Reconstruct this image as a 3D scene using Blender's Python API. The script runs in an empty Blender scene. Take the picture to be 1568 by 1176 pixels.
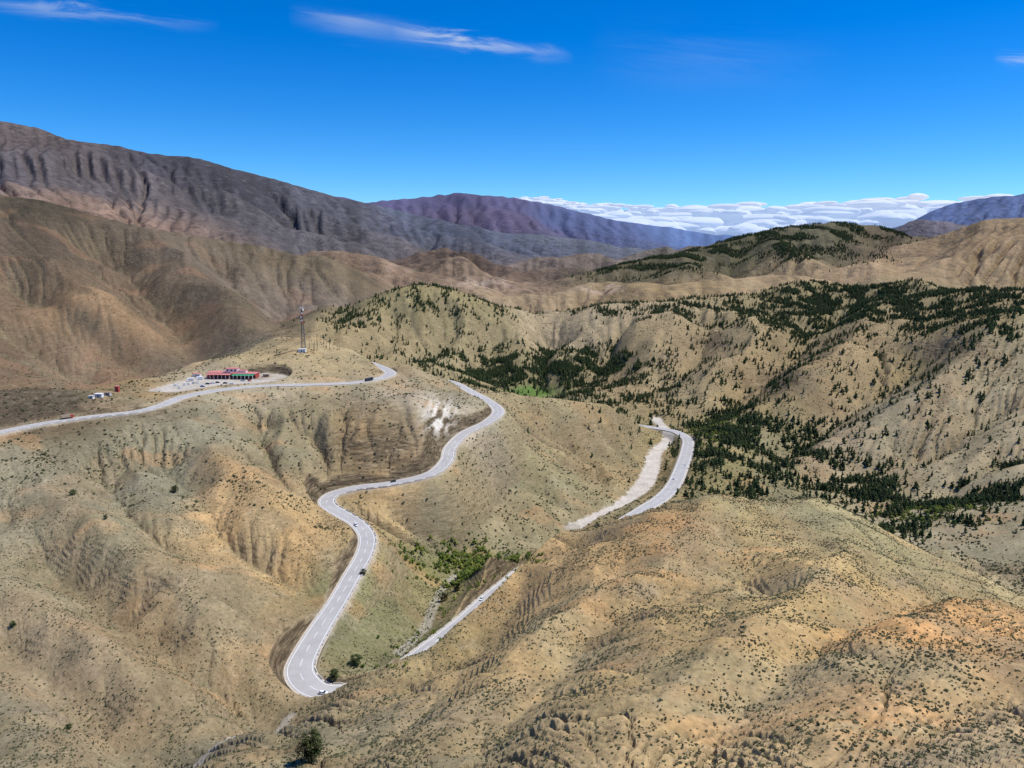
import bpy, math, random, bmesh
import numpy as np
from mathutils import Vector, noise as mnoise
random.seed(7); rng=np.random.default_rng(7)
P=math.radians(10.5); CP,SP=math.cos(P),math.sin(P); F=1175.0
# ---------- image helpers: image pixel (column/row) + estimated forward distance -> world ----------
def slope(v):
    return math.tan(math.atan((588-v)/F)-P)
def theta(u,v):
    return (u-784)/F/(CP+(588-v)/F*SP)
def S(u,v,Y): return (theta(u,v)*Y,Y,slope(v)*Y)
def Sz(u,v,z): return S(u,v,z/slope(v))
def H(u,Y,z):
    dy=math.tan(math.atan(z/Y)+P); return ((u-784)/F/(CP+dy*SP)*Y,Y,z)
# ---------- numpy noise ----------
def hsh(ix,iy,seed):
    h=(ix.astype(np.int64)*374761393+iy.astype(np.int64)*668265263+seed*1442695041)&0xffffffff
    h=((h^(h>>13))*1274126177)&0xffffffff
    h=(h^(h>>16))&0xffffffff
    return h
def perlin(x,y,seed=0):
    ix=np.floor(x).astype(np.int64); iy=np.floor(y).astype(np.int64)
    fx=(x-ix); fy=(y-iy)
    def g(dx,dy):
        a=hsh(ix+dx,iy+dy,seed)*(2*math.pi/4294967296.0)
        return np.cos(a)*(fx-dx)+np.sin(a)*(fy-dy)
    w=fx*fx*fx*(fx*(fx*6-15)+10); q=fy*fy*fy*(fy*(fy*6-15)+10)
    a=g(0,0)*(1-w)+g(1,0)*w; b=g(0,1)*(1-w)+g(1,1)*w
    return (a*(1-q)+b*q)*1.5
def sm(a,b,x):
    t=np.clip((x-a)/(b-a),0,1); return t*t*(3-2*t)
# ---------- roads ----------
def catmull(pts,step):
    pts=np.array(pts,float); out=[]
    ext=np.vstack([2*pts[0]-pts[1],pts,2*pts[-1]-pts[-2]])
    for i in range(1,len(ext)-2):
        p0,p1,p2,p3=ext[i-1:i+3]
        for t in np.linspace(0,1,24,endpoint=False):
            out.append(0.5*((2*p1)+(-p0+p2)*t+(2*p0-5*p1+4*p2-p3)*t*t+(-p0+3*p1-3*p2+p3)*t**3))
    out.append(ext[-2]); out=np.array(out)
    d=np.r_[0,np.cumsum(np.linalg.norm(np.diff(out[:,:3],axis=0),axis=1))]
    n=max(int(d[-1]/step),3); s=np.linspace(0,d[-1],n)
    return np.stack([np.interp(s,d,out[:,k]) for k in range(out.shape[1])],1)
def roadpts(l): return [(*Sz(u,v,z),w) for u,v,z,w in l]
ROAD_M=catmull(roadpts([(-170,712,-139,10),(-60,678,-138,10),(0,662,-137,10),(70,648,-137,10),(140,638,-137,10),(210,630,-137,10),(248,620,-137,10),(280,608,-137,11),
 (330,598,-137.3,12),(400,591,-138,10),(470,589,-139,10),(540,586,-141,10),(582,579,-143,11),(598,572,-144.5,12),(588,564,-146,11),(568,556,-147,10),(545,549,-148.5,10),
 (560,555,-151,10),(600,566,-156,10),(650,578,-161,10),(692,585,-164,10),(722,600,-167,10),(752,617,-171,11),(763,631,-173,12),(745,647,-175,11),(712,663,-177.5,11),(690,685,-180,11),
 (683,706,-182,11),(658,726,-184,10.5),(600,740,-187,10.5),(545,747,-189,11),(508,758,-191,11.5),(501,772,-192,12),(522,786,-193,11.5),(548,802,-194,11),(562,822,-195.5,11),(558,847,-197,11),
 (540,880,-199,11),(516,922,-201,11),(490,962,-203,12),(468,1000,-204.5,13),(459,1026,-205.5,14),(470,1047,-206.2,14),(495,1059,-206.8,13),(540,1056,-207.5,11),(578,1045,-209,10),(612,1027,-210.5,9.5)]),3.0)
ROAD_L=catmull(roadpts([(612,1027,-210.5,9.5),(640,1003,-212,9.5),(700,957,-215,9.5),(745,917,-218,9.5),(775,893,-220,9.5),(802,872,-222,9.5),(850,848,-226,9),(910,822,-233,10),(960,795,-238,12),
 (990,777,-241,13),(1014,762,-243,14),(1032,742,-245,14),(1044,715,-248,14),(1052,690,-250.5,14),(1052,672,-252.5,13),(1032,660,-254,11),(995,654,-255,10),(955,648,-256,9)]),3.0)
RIVER=catmull([(*Sz(u,v,z),w) for u,v,z,w in [(1005,640,-261,12),(1024,668,-260,12),(1005,690,-259,14),(996,720,-257,16),(982,745,-254,16),(952,768,-251,9),(915,786,-250,6),(880,804,-250,12)]],3.0)
CREEK=catmull([(*Sz(u,v,z),w) for u,v,z,w in [(880,804,-250,8),(850,825,-247,5),(820,848,-244,4),(740,862,-238,4),(690,885,-233,4),(665,925,-226,4),(650,960,-221,4),(615,995,-217,4)]],3.0)
PAD=catmull([(*Sz(u,v,-136.8),w) for u,v,w in [(262,596,34),(300,588,46),(340,582,56),(395,579,54)]],3.0)
TRACK=catmull([(*S(u,v,Y),w) for u,v,Y,w in [(250,1200,225,3.5),(300,1172,238,3.5),(345,1138,257,3.5),(385,1115,275,3),(440,1093,300,3)]],2.0)
# ---------- landform crests (image pixel column, pixel row, estimated distance) ----------
FG=[(420,1130,226),(480,1106,240),(545,1080,257),(610,1046,279),(680,1003,312),(740,957,344),(800,891,384),(840,855,402),(880,830,424),(950,797,447),(1020,773,457),(1090,756,467),(1180,768,472),(1250,761,492),(1320,792,472),(1400,838,442),(1480,871,422),(1568,915,402),(1700,980,372)]
DR=[(820,500,1700),(870,482,1750),(920,466,1800),(990,462,1850),(1060,456,1850),(1150,450,1850),(1230,430,1950),(1330,440,1880),(1400,427,1800),(1480,433,1600),(1568,440,1500),(1750,445,1400)]
MH=[(500,492,1600),(520,484,1650),(560,458,1700),(600,444,1750),(650,435,1750),(710,448,1750),(760,470,1720),(830,498,1650)]
LF=[(-150,290,2300),(0,299,2300),(60,306,2300),(130,325,2300),(200,344,2350),(300,362,2400),(400,378,2450),(480,397,2450)]
LR=[(-150,176,6000),(0,186,6000),(60,196,6050),(100,214,6100),(180,224,6200),(230,236,6300),(300,242,6500),(380,264,6600),(450,283,6800),(520,303,7000),(610,322,7400),(700,344,8000),(800,362,8500)]
FR=[(880,424,3100),(930,410,3200),(1000,394,3300),(1060,383,3400),(1110,371,3500),(1180,351,3600),(1270,341,3700),(1340,346,3800),(1400,363,3800)]
GR=[(1000,440,2350),(1060,432,2350),(1120,428,2400),(1180,420,2450),(1250,424,2450),(1300,408,2550),(1380,388,2700),(1440,364,2850),(1510,336,2900),(1600,332,2900)]
PM=[(540,313,12500),(600,306,13000),(645,303,13000),(680,298,13300),(705,295,13300),(735,299,13300),(790,303,13300),(850,315,13300),(940,337,13300),(1030,350,13300),(1110,362,13300)]
SC=[(775,612,850),(850,612,885),(930,620,935),(985,648,965)]
# ---------- control points from image pixels ----------
C=[]
for u,v,Y in FG+SC+[
 (350,1160,195),(1000,1176,130),(1000,1000,230),(1000,900,310),(1000,850,365),(1300,1176,112),(1300,1000,200),(1300,900,300),(1300,835,400),(1568,1176,95),(1568,1050,170),(1568,960,270),(1150,820,395),(1150,900,305),
 (700,1176,150),(700,1080,215),(545,1135,200),(850,930,310),(850,1050,205),(475,1152,192),(1800,1100,150),
 (300,1176,235),(380,1125,270),(430,1095,295),(0,1176,225),(200,1100,270),(200,1000,315),(200,900,375),(200,800,450),(200,700,545),(200,650,595),
 (0,1050,275),(0,930,345),(0,800,440),(0,700,510),(350,1000,328),(400,1050,312),(350,900,385),(420,1000,350),(470,930,393),(430,860,432),(490,872,430),(350,800,465),(350,700,560),(350,640,640),
 (470,765,533),(505,805,505),(420,790,490),(480,705,585),(500,735,562),(440,640,650),(530,660,625),(590,645,642),(640,630,668),(660,640,672),(600,725,594),(530,735,580),(530,615,705),(640,605,765),(690,625,745),(700,600,850),
 (100,760,470),(110,1080,270),(-200,800,430),(-200,1000,310),(-200,1176,240),
 (680,760,595),(640,800,560),(760,720,710),(750,800,600),(620,850,510),(600,900,450),(580,960,400),(545,1010,355),(700,720,665),
 (820,780,655),(850,700,800),(850,650,860),(980,690,905),(950,738,775),(930,680,880),(875,778,685),(820,735,715),(700,860,533),(660,925,445),
 (820,598,1420),(800,595,1400),(860,600,1350),(780,575,1500),(880,575,1500),(1000,620,1200),
 (1085,640,1090),(1150,650,1020),(1000,560,1400),(940,580,1400),(960,500,1600),(1060,520,1500),(1060,460,1800),(1150,600,1180),(1190,560,1300),(1240,500,1500),
 (1568,540,1050),(1450,520,1200),(1568,640,850),(1400,620,980),(1300,680,900),(1300,600,1080),(1150,720,800),(1100,750,740),(1400,740,770),(1500,780,660),(1568,800,620),(1568,870,540),(1500,850,580),(1850,650,800),(1850,450,1400),(1850,850,550),
 (900,470,1800),(560,455,1650),(600,442,1700),(650,434,1700),(720,450,1700),(770,475,1700),(830,498,1680),(500,488,1450),(600,520,1450),(700,540,1480),(740,570,1450),(640,490,1580),
 (465,538,850),(440,515,950),(500,530,900),(400,540,870),(350,543,860),(620,557,880),(560,545,900),(680,580,860),
 (200,580,760),(120,600,700),(60,597,640),(0,605,620),(-100,600,600),(370,515,1300),
 (0,570,1150),(200,570,1250),(100,500,1400),(300,520,1350),(420,500,1450),(460,470,1700),(250,450,1800),(0,450,1500),(100,400,1800),(0,300,2300),(100,318,2300),(200,345,2350),(300,362,2400),(400,378,2500),(480,397,2500),(350,430,2000),(200,410,1950),
 (-200,280,2200),(-200,450,1400),(-200,600,1000),
 (0,290,3800),(200,335,4200),(400,358,4500),(0,186,6000),(60,198,6000),(180,226,6200),(280,240,6500),(380,268,6600),(450,285,6800),(520,305,7000),(600,325,7500),(700,345,8000),(800,362,8500),(900,378,9000),(1000,386,9000),(-200,170,6000),(-200,300,4200),
 (150,270,5000),(300,300,5200),(450,330,5600),(560,360,6000),(700,380,6000),
 (1568,400,2300),(1640,325,2900),(1800,320,2900),(1568,337,2900),(1400,415,2450),
 (500,310,12000),(560,309,12500),(640,305,13000),(740,303,13500),(800,307,13500),(870,320,13500),(950,340,13500),(1040,352,13500),(1110,364,13500),(700,362,10500),(900,366,11000),
 (1480,320,9000),(1568,302,9500),(1750,290,9500)]:
    C.append(S(u,v,Y))
for u,Y,z in [
 (1090,560,-215),(1090,640,-240),(1250,570,-228),(1400,520,-230),(1568,480,-232),(960,540,-222),(880,495,-220),(1700,470,-230),
 (850,1000,-235),(930,1040,-242),(775,1000,-225),(700,1050,-225),(600,1100,-210),(850,1200,-262),
 (1240,2200,-170),(1450,2150,-180),(1000,2200,-215),(1600,2000,-160),(650,2100,-205),(800,2100,-225),(500,2000,-190),
 (650,2600,-230),(850,2500,-240),(600,3100,-240),(750,3200,-250),(900,2900,-250),(1050,2900,-220),(1200,2900,-170),(1350,3300,-130),(560,4200,-260),(700,4300,-270),(850,4000,-270),(1000,3900,-250),(900,5200,-300),(1050,5200,-300),(600,5200,-270),(750,5200,-290),
 (0,800,-190),(150,900,-200),(300,1000,-190),(400,1100,-180),(-200,800,-190),
 (0,3200,-50),(200,3200,-100),(400,3300,-170),(-200,3200,-20),(1200,5000,-200),(1500,4200,-100),(1350,5000,-200),(1700,4500,-50),(1100,6500,-250),(1250,8000,-250),
 (600,10000,-300),(300,10000,-200),(0,10000,-100),(1000,10500,-350),(1200,12000,-500),(1500,13000,-400),
 (0,20000,-700),(500,20000,-700),(900,20000,-700),(1300,20000,-700),(1700,20000,-700),(0,44000,-1200),(800,44000,-1200),(1600,44000,-1200)]:
    C.append(H(u,Y,z))
for u in (-250,100,500,900,1300,1800): C.append(H(u,62,-53))
for u in (-250,0,200): C.append(H(u,130,-125))
for R,k in ((ROAD_M,7),(ROAD_L,7),(RIVER,8),(CREEK,8),(PAD,10)):
    for r in R[::k]: C.append(tuple(r[:3]))
C=np.array(C)
cp=np.stack([C[:,0]/C[:,1],np.log(C[:,1])],1); ct=C[:,2]/C[:,1]
cc=0.035
def ker(d2): return -np.sqrt(d2+cc*cc)
n=len(cp)
A=np.zeros((n+3,n+3)); D2=((cp[:,None]-cp[None])**2).sum(2)
A[:n,:n]=ker(D2)+np.eye(n)*0.0015; A[:n,n]=1; A[:n,n+1:]=cp; A[n,:n]=1; A[n+1:,:n]=cp.T
W=np.linalg.solve(A,np.r_[ct,0,0,0])
# ---------- grid ----------
def seg(a,b,st): return np.arange(math.log(a),math.log(b),st)
s=np.concatenate([seg(60,100,.01),seg(100,3000,.0037),seg(3000,15000,.006),seg(15000,45000,.025)]); s=np.unique(s)
th=np.linspace(-.90,.90,1160)
nr,nc=len(s),len(th)
si=np.unique(np.r_[np.arange(0,nr,2),nr-1]); ti=np.unique(np.r_[np.arange(0,nc,2),nc-1])
sc_,tc_=s[si],th[ti]
def coarse(fn):
    return np.array([fn(tc_,a) for a in sc_])
def up(G):
    fr=np.interp(np.arange(nr),si,np.arange(len(si))); i0=np.minimum(fr.astype(int),len(si)-2); w=(fr-i0)[:,None]
    G1=G[i0]*(1-w)+G[i0+1]*w
    fc=np.interp(np.arange(nc),ti,np.arange(len(ti))); j0=np.minimum(fc.astype(int),len(ti)-2); w=(fc-j0)[None]
    return G1[:,j0]*(1-w)+G1[:,j0+1]*w
def rb(t,ss):
    d2=(t[:,None]-cp[None,:,0])**2+(ss-cp[None,:,1])**2
    return ker(d2)@W[:n]+W[n]+W[n+1]*t+W[n+2]*ss
Yc=np.exp(sc_)[:,None]*np.ones((1,len(ti))); Xc=Yc*tc_[None]; Zc=coarse(rb)*Yc
def hitc(u,v,Ymin,Ymax):
    t=theta(u,v); j=int(np.clip(np.searchsorted(tc_,t),0,len(ti)-1)); k=slope(v)
    w=np.where((Zc[:,j]>=k*Yc[:,j])&(Yc[:,j]>Ymin))[0]
    y=Yc[w[0],j] if len(w) else Ymax
    y=min(max(y,Ymin),Ymax); return (t*y,y,k*y)
def pd(R,maxd):
    rr=np.where((Yc[:,0]>R[:,1].min()-maxd)&(Yc[:,0]<R[:,1].max()+maxd))[0]
    if len(rr)==0: return None
    a,b=rr[0],rr[-1]+1; D=np.full((b-a,len(ti)),1e9); ZR=np.zeros_like(D); AL=np.zeros_like(D); M=len(R)-1
    for i in range(a,b):
        y=Yc[i,0]; cand=np.where(np.abs(R[:,1]-y)<maxd*1.1)[0]
        if len(cand)==0: continue
        q=R[cand]; cx=np.where((Xc[i]>q[:,0].min()-maxd)&(Xc[i]<q[:,0].max()+maxd))[0]
        if len(cx)==0: continue
        d=(Xc[i,cx][:,None]-q[None,:,0])**2+(y-q[None,:,1])**2; k=d.argmin(1)
        D[i-a,cx]=np.sqrt(d[np.arange(len(cx)),k]); ZR[i-a,cx]=q[k,2]; AL[i-a,cx]=cand[k]/M
    return a,b,D,ZR,AL
def ridge(pts,k,maxd,rnd_=.1):
    r=pd(catmull([S(*p) for p in pts],maxd*.06),maxd)
    if r is None: return
    a,b,D,ZR,AL=r; rr=maxd*rnd_
    wob=1+.35*perlin(Xc[a:b]/(maxd*.5),Yc[a:b]/(maxd*.5),77)
    h=ZR-k*wob*(np.sqrt(D**2+rr*rr)-rr); h[D>1e8]=-1e5; bl=maxd*.035
    z=Zc[a:b]; m=np.maximum(z,h); dd=np.clip(1-np.abs(z-h)/(bl*2),0,1); Zc[a:b]=m+dd*dd*bl*.5
def feat(pts,amp,w,Y0=100,Y1=3000):
    r=pd(catmull([hitc(u,v,Y0,Y1) for u,v in pts],w*.3),w*3)
    if r is None: return
    a,b,D,ZR,AL=r; e=sm(0,.15,AL)*(1-.5*sm(.85,1,AL))
    Zc[a:b]+=amp*np.exp(-np.abs(D/w)**1.5)*e*(D<w*3)
ridge([(478,380,3000),(530,384,2900),(580,400,2800),(640,420,2650),(700,436,2500)],.38,700)
ridge([(530,390,3900),(560,384,3900),(590,390,3800),(640,380,3900),(680,379,3900),(720,390,3800),(745,396,3700),(790,414,3500)],.48,600,.04)
ridge([(600,402,3500),(655,402,3400),(700,396,3300),(740,412,3200)],.48,400,.04)
ridge([(640,380,3900),(650,398,3600),(665,412,3350)],.5,300,.04)
ridge([(790,406,4400),(825,393,4500),(860,395,4500),(900,386,4600),(930,394,4500),(960,392,4300)],.42,600,.04)
ridge([(800,416,3700),(850,408,3800),(900,410,3700)],.42,450,.04)
ridge([(980,384,4700),(1020,374,4700),(1045,380,4600),(1070,376,4500),(1110,384,4400)],.40,600,.05)
ridge([(690,434,2850),(740,427,2950),(800,438,2850)],.32,350)
ridge([(770,462,2350),(800,450,2400),(850,452,2400),(900,436,2500),(950,430,2500),(1000,437,2400)],.42,450,.05)
ridge(FR,.34,900)
ridge([(1060,383,3400),(1050,402,3000),(1090,418,2750)],.38,500,.05)
ridge([(1180,351,3600),(1190,375,3200),(1230,398,2900)],.38,500,.05)
ridge(GR,.38,600)
ridge([(1510,336,2900),(1480,370,2600),(1420,400,2400),(1360,415,2250)],.40,450,.05)
ridge([(1380,350,6500),(1420,336,6500),(1470,344,6500)],.35,900,.04)
ridge([(1380,352,8500),(1440,330,8800),(1500,316,9000),(1568,302,9300),(1700,292,9300)],.3,2500,.05)
ridge(PM,.3,3500,.03)
ridge([(705,295,13300),(760,325,11500),(820,350,10500)],.3,2000,.04); ridge([(600,306,13000),(620,325,11500),(650,345,10500)],.3,2000,.04); ridge([(850,315,13300),(880,340,12000),(960,358,11000)],.28,2000,.04)
ridge(MH,.45,350)
ridge(DR[:8],.40,380)
ridge(LF,.42,700,.05)
ridge([(100,345,2150),(160,372,2000),(240,410,1850),(330,445,1750),(430,468,1700)],.5,260,.05)
ridge([(-60,395,1750),(40,415,1650),(120,450,1500),(210,490,1400)],.5,200,.05)
for l in [(LR,.45),([(60,196,6050),(150,240,5400),(240,300,4800)],.42),([(180,224,6200),(280,275,5600),(380,330,5000)],.42),([(380,264,6600),(460,310,6000),(560,355,5400)],.40),([(520,303,7000),(620,340,6500),(740,372,6000)],.36),([(0,186,6000),(40,240,5200),(80,290,4400)],.42),([(-60,290,4300),(60,285,4400),(180,300,4500),(300,322,4600),(420,345,4700),(520,365,4700)],.42)]:
    ridge(l[0],l[1],1100,.03)
ridge(FG,.62,90,.12)
ridge([(-150,602,640),(0,598,640),(40,590,640),(90,592,645),(125,604,655)],.8,60,.1)
for pts,amp,w,y0,y1 in [
 ([(225,680),(290,750),(350,812),(430,872),(485,925)],-9,13,300,700),([(300,680),(350,720),(410,780),(480,830)],9,20,300,700),
 ([(40,820),(150,920),(260,1000),(370,1062),(440,1095)],-13,15,240,600),([(50,740),(170,850),(300,935),(425,990)],9,26,240,600),([(130,690),(210,790),(330,870)],-8,12,300,650),
 ([(-20,960),(100,1060),(180,1130),(250,1190)],-10,13,200,400),([(-20,890),(120,990),(250,1070),(340,1120)],9,18,220,450),
 ([(478,640),(497,690),(492,745)],-7,8,500,700),([(395,625),(410,680),(430,740)],-6,10,480,700),
 ([(700,700),(760,750),(830,800)],-4,12,500,800),([(775,640),(820,700),(880,770)],4,16,600,900),([(830,630),(880,690),(935,740)],-5,14,650,950),
 ([(630,760),(690,820),(720,850)],-4,10,480,650),([(660,760),(740,800),(800,835)],3,14,480,650),
 ([(1160,830),(1050,895),(940,930),(850,1010),(760,1100),(700,1180)],-8,14,130,450),([(1010,880),(930,900),(860,955),(790,1020)],6.5,13,150,400),
 ([(1480,890),(1300,960),(1150,1050),(1050,1180)],-8,13,100,420),([(1568,930),(1400,960),(1260,1030)],5.5,12,120,420),([(1600,1040),(1420,1100),(1300,1180)],-5,9,90,300),([(1250,775),(1300,830),(1250,900),(1150,980),(1000,1080)],6.5,15,150,500),
 ([(700,1010),(620,1090),(540,1150)],-5,9,170,320),([(960,830),(900,890),(800,950)],-5,10,250,450),([(1100,790),(1130,850),(1200,900)],-5,12,250,470),
 ([(1280,480),(1200,545),(1110,620),(1070,650)],-28,42,900,1900),([(1350,460),(1300,540),(1200,620),(1130,650)],20,45,900,1900),([(1450,520),(1350,580),(1240,650),(1160,700)],-28,34,750,1500),([(1568,500),(1450,590),(1330,660)],20,36,750,1500),
 ([(1568,600),(1450,670),(1330,710),(1230,730)],-18,24,650,1100),([(1568,690),(1470,740),(1400,770)],-12,20,560,850),([(1100,470),(1070,530),(1000,590)],-28,45,1200,1900),([(960,480),(930,540),(910,570)],-24,40,1300,1850),([(1170,470),(1140,540),(1050,600)],18,40,1100,1900),
 ([(780,480),(735,540),(725,565)],-24,34,1350,1750),([(610,455),(600,500),(560,540)],-22,36,1200,1750),([(690,445),(670,500),(650,545)],-20,32,1300,1750),([(860,490),(830,540)],-18,30,1400,1750),
 ([(130,335),(230,430),(330,520)],-70,80,1300,2400),([(200,345),(300,440),(400,500)],35,80,1300,2400),([(0,400),(130,480),(250,560)],-50,65,1000,1900),([(300,365),(400,450),(440,495)],-55,75,1400,2500),([(0,480),(100,550),(160,580)],-35,50,900,1500),([(60,400),(190,500),(290,545)],28,60,1000,1900)]:
    feat(pts,amp,w,y0,y1)
def grads(Z,X,Y,t,ss):
    Zt=np.gradient(Z,t,axis=1); Zs=np.gradient(Z,ss,axis=0)
    zx=Zt/Y; zy=(Zs-zx*X)/Y
    return zx,zy
fadeC=np.ones_like(Zc)
for R in (ROAD_M,ROAD_L,PAD):
    a,b,D,_,_=pd(R,60); fadeC[a:b]=np.minimum(fadeC[a:b],.12+.88*sm(6,34,D-R[:,3].mean()/2))
def gully(lam,Z,amp,seed):
    zx,zy=grads(Z,Xc,Yc,tc_,sc_); g=np.hypot(zx,zy)+1e-6
    r=lam/Yc[:,0]
    wrow=sm(.34,.16,r)*sm(.02,.035,r)
    rows=np.where(wrow>0.001)[0]
    if len(rows)==0: return Z
    a,b=rows[0],rows[-1]+1
    k=(g[a:b]/(g[a:b]+.05))/g[a:b]
    dxn=-zy[a:b]*k; dyn=zx[a:b]*k
    x=Xc[a:b]/lam+7.3*seed; y=Yc[a:b]/lam+3.1*seed
    x=x+.6*perlin(x*.7,y*.7,seed+50); y=y+.6*perlin(x*.7,y*.7,seed+60)
    ix=np.floor(x).astype(np.int64); iy=np.floor(y).astype(np.int64); fx=x-ix; fy=y-iy
    va=np.zeros_like(fx); wt=np.zeros_like(fx)
    for i in (-1,0,1):
        for j in (-1,0,1):
            h=hsh(ix+i,iy+j,seed); hx=(h&0xffff)/65535.; hy=(h>>16)/65535.
            px=fx-i-hx; py=fy-j-hy; d=px*px+py*py; w=np.exp(-d*2.2)
            va+=np.cos((px*dxn+py*dyn)*2*math.pi)*w; wt+=w
    amod=(.5+.9*sm(-.3,.4,perlin(Xc[a:b]/(lam*3),Yc[a:b]/(lam*3),seed+90)))*(1+.35*sm(1800,3500,Yc[a:b]))
    Zn=Z.copy(); Zn[a:b]+=va/wt*amp*lam*wrow[a:b,None]*np.clip(g[a:b]/.35,.05,1.)*fadeC[a:b]*(1-.5*sm(.6,1.1,g[a:b]))*amod
    return Zn
lam=1900.;sd=1
while lam>12:
    Zc=gully(lam,Zc,.034,sd); sd+=1; lam/=1.9
for lam in (900,400,180,80,36,16,7,3.2):
    r=lam/Yc[:,0]; wr=sm(.3,.12,r)*sm(.007,.012,r); rows=np.where(wr>.001)[0]
    if len(rows): a,b=rows[0],rows[-1]+1; Zc[a:b]+=perlin(Xc[a:b]/lam,Yc[a:b]/lam,int(lam*7))*.052*lam*wr[a:b,None]*fadeC[a:b]
nR,nC=Zc.shape; ID=np.arange(nR*nC).reshape(nR,nC); dS=np.gradient(sc_)[:,None]; dT=tc_[1]-tc_[0]
offs8=[(-1,-1),(-1,0),(-1,1),(0,-1),(0,1),(1,-1),(1,0),(1,1)]
ERO=(.35+.9*sm(-.35,.35,perlin(Xc/(Yc*.14+20),Yc/(Yc*.14+20),301)))*(1+.8*sm(1300,2500,Yc))
def erode(Z,c,Nmax):
    for _ in range(4):
        Pz=np.pad(Z,1,mode='edge'); mn=np.min([Pz[1+i:1+i+nR,1+j:1+j+nC] for i,j in offs8],0); pit=Z<=mn; pit[0]=pit[-1]=False; pit[:,0]=pit[:,-1]=False
        Z=np.where(pit,mn+Yc*2e-5,Z)
    Pz=np.pad(Z,1,mode='constant',constant_values=1e9); best=np.zeros_like(Z); rec=ID.copy(); dist=np.ones_like(Z)
    for i,j in offs8:
        d=Yc*np.hypot(i*dS,j*dT); sl=(Z-Pz[1+i:1+i+nR,1+j:1+j+nC])/d*(1+rng.uniform(-.12,.12,Z.shape)); b=sl>best
        best=np.where(b,sl,best); rec=np.where(b,ID+i*nC+j,rec); dist=np.where(b,d,dist)
    zf=Z.ravel(); order=np.argsort(-zf,kind='stable').tolist(); rc=rec.ravel().tolist(); acc=[1.]*len(rc)
    for i in order:
        r=rc[i]
        if r!=i: acc[r]+=acc[i]
    ac=np.minimum(np.array(acc),Nmax)
    Ff=(c*Yc.ravel()*np.sqrt(ac)/dist.ravel()*fadeC.ravel()*ERO.ravel()).tolist(); z=zf.tolist()
    for i in reversed(order):
        r=rc[i]
        if r!=i and z[r]<z[i]: f=Ff[i]; z[i]=(z[i]+f*z[r])/(1+f)
    Z=np.array(z).reshape(nR,nC)
    Pz=np.pad(Z,1,mode='edge'); lap=(Pz[:-2,1:-1]+Pz[2:,1:-1]+Pz[1:-1,:-2]+Pz[1:-1,2:])/4-Z
    return Z+.24*lap*fadeC,ac.reshape(nR,nC)
Z0c=Zc.copy()
for it in range(8):
    Zc,ACC=erode(Zc,.00023,900)
dif=Z0c-Zc
def blur(A_,k):
    for ax in (0,1):
        cs=np.cumsum(np.pad(A_,[(k+1,k) if ax==0 else (0,0),(k+1,k) if ax==1 else (0,0)],mode='edge'),axis=ax)
        A_=(np.take(cs,range(2*k+1,cs.shape[ax]),ax)-np.take(cs,range(0,cs.shape[ax]-2*k-1),ax))/(2*k+1)
    return A_
Zc=Zc+blur(blur(dif,9),9)*.75
# shift terrain so each listed crest meets its skyline in image pixels
def fit(L,wf=.25,wb=.09,sm_=2):
    global Zc
    tt=np.array([theta(u,v) for u,v,_ in L]); tg=np.interp(tc_,tt,[slope(v) for _,v,_ in L]); yl=np.log(np.interp(tc_,tt,[y for *_,y in L]))
    m_=sm(tt[0]-.02,tt[0]+.02,tc_)*sm(tt[-1]+.02,tt[-1]-.02,tc_)
    q=sc_[:,None]-yl[None]; inw=(q>-.17)&(q<.10); T_=np.where(inw,Zc/Yc,-9).max(0)
    d=(tg-T_)*m_; k=np.ones(2*sm_+1)/(2*sm_+1); d=np.convolve(np.pad(d,sm_,mode='edge'),k,'valid')
    w=np.where(q<0,np.exp(-(q/wf)**2),np.exp(-(q/wb)**2)); Zc=Zc+d[None]*Yc*w*fadeC
for L_ in (FG,DR,MH,LF,LR,FR,GR,PM,SC): fit(L_,.25 if L_ is not SC else .06,.09,3 if L_ is not FG else 5)
Z=up(Zc); chan=up(np.log10(np.maximum(ACC,1)))
Yg=np.exp(s)[:,None]*np.ones((1,nc)); Xg=Yg*th[None]
def near(R,Ymin,Ymax):
    rr=np.where((np.exp(s)>Ymin)&(np.exp(s)<Ymax))[0]; a,b=rr[0],rr[-1]+1
    D=np.full((nr,nc),1e3); ZR=np.zeros((nr,nc)); 
    tan=np.gradient(R[:,:3],axis=0); L=np.linalg.norm(tan[:,:2],axis=1); tx,ty,tz=tan[:,0]/L,tan[:,1]/L,tan[:,2]/L
    for i in range(a,b):
        x=Xg[i]; y=Yg[i,0]
        cand=np.where(abs(R[:,1]-y)<75)[0]
        if len(cand)==0: continue
        dd=(x[:,None]-R[cand,0][None])**2+(y-R[cand,1][None])**2
        k=cand[dd.argmin(1)]
        dx=x-R[k,0]; dy=y-R[k,1]; al=dx*tx[k]+dy*ty[k]; pe=-dx*ty[k]+dy*tx[k]
        al2=np.clip(al,-2,2); dist=np.sqrt(pe**2+(al-al2)**2)
        D[i]=dist-R[k,3]/2; ZR[i]=R[k,2]+tz[k]*al2
    return D,ZR
NM=near(ROAD_M,250,1150); NL=near(ROAD_L,250,1200); NR=near(RIVER,500,1250); NC=near(CREEK,300,800); NP=near(PAD,550,950); NT=near(TRACK,180,360)
dall=np.minimum(np.minimum(NM[0],NL[0]),NP[0])
roadfade=sm(0,28,dall)*0.85+0.15
for lam,am in ((20,.024),(9,.022),(4,.020),(2.,.02),(60,.020),(150,.018),(400,.016)):
    r=lam/Yg[:,0]; wr=sm(.12,.05,r)*sm(.004,.008,r); rows=np.where(wr>.001)[0]
    if len(rows)==0: continue
    a,b=rows[0],rows[-1]+1
    nn=perlin(Xg[a:b]/lam,Yg[a:b]/lam,int(lam))
    Z[a:b]+=(.5-np.abs(nn)*1.6)*am*lam*wr[a:b,None]*roadfade[a:b]
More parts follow.
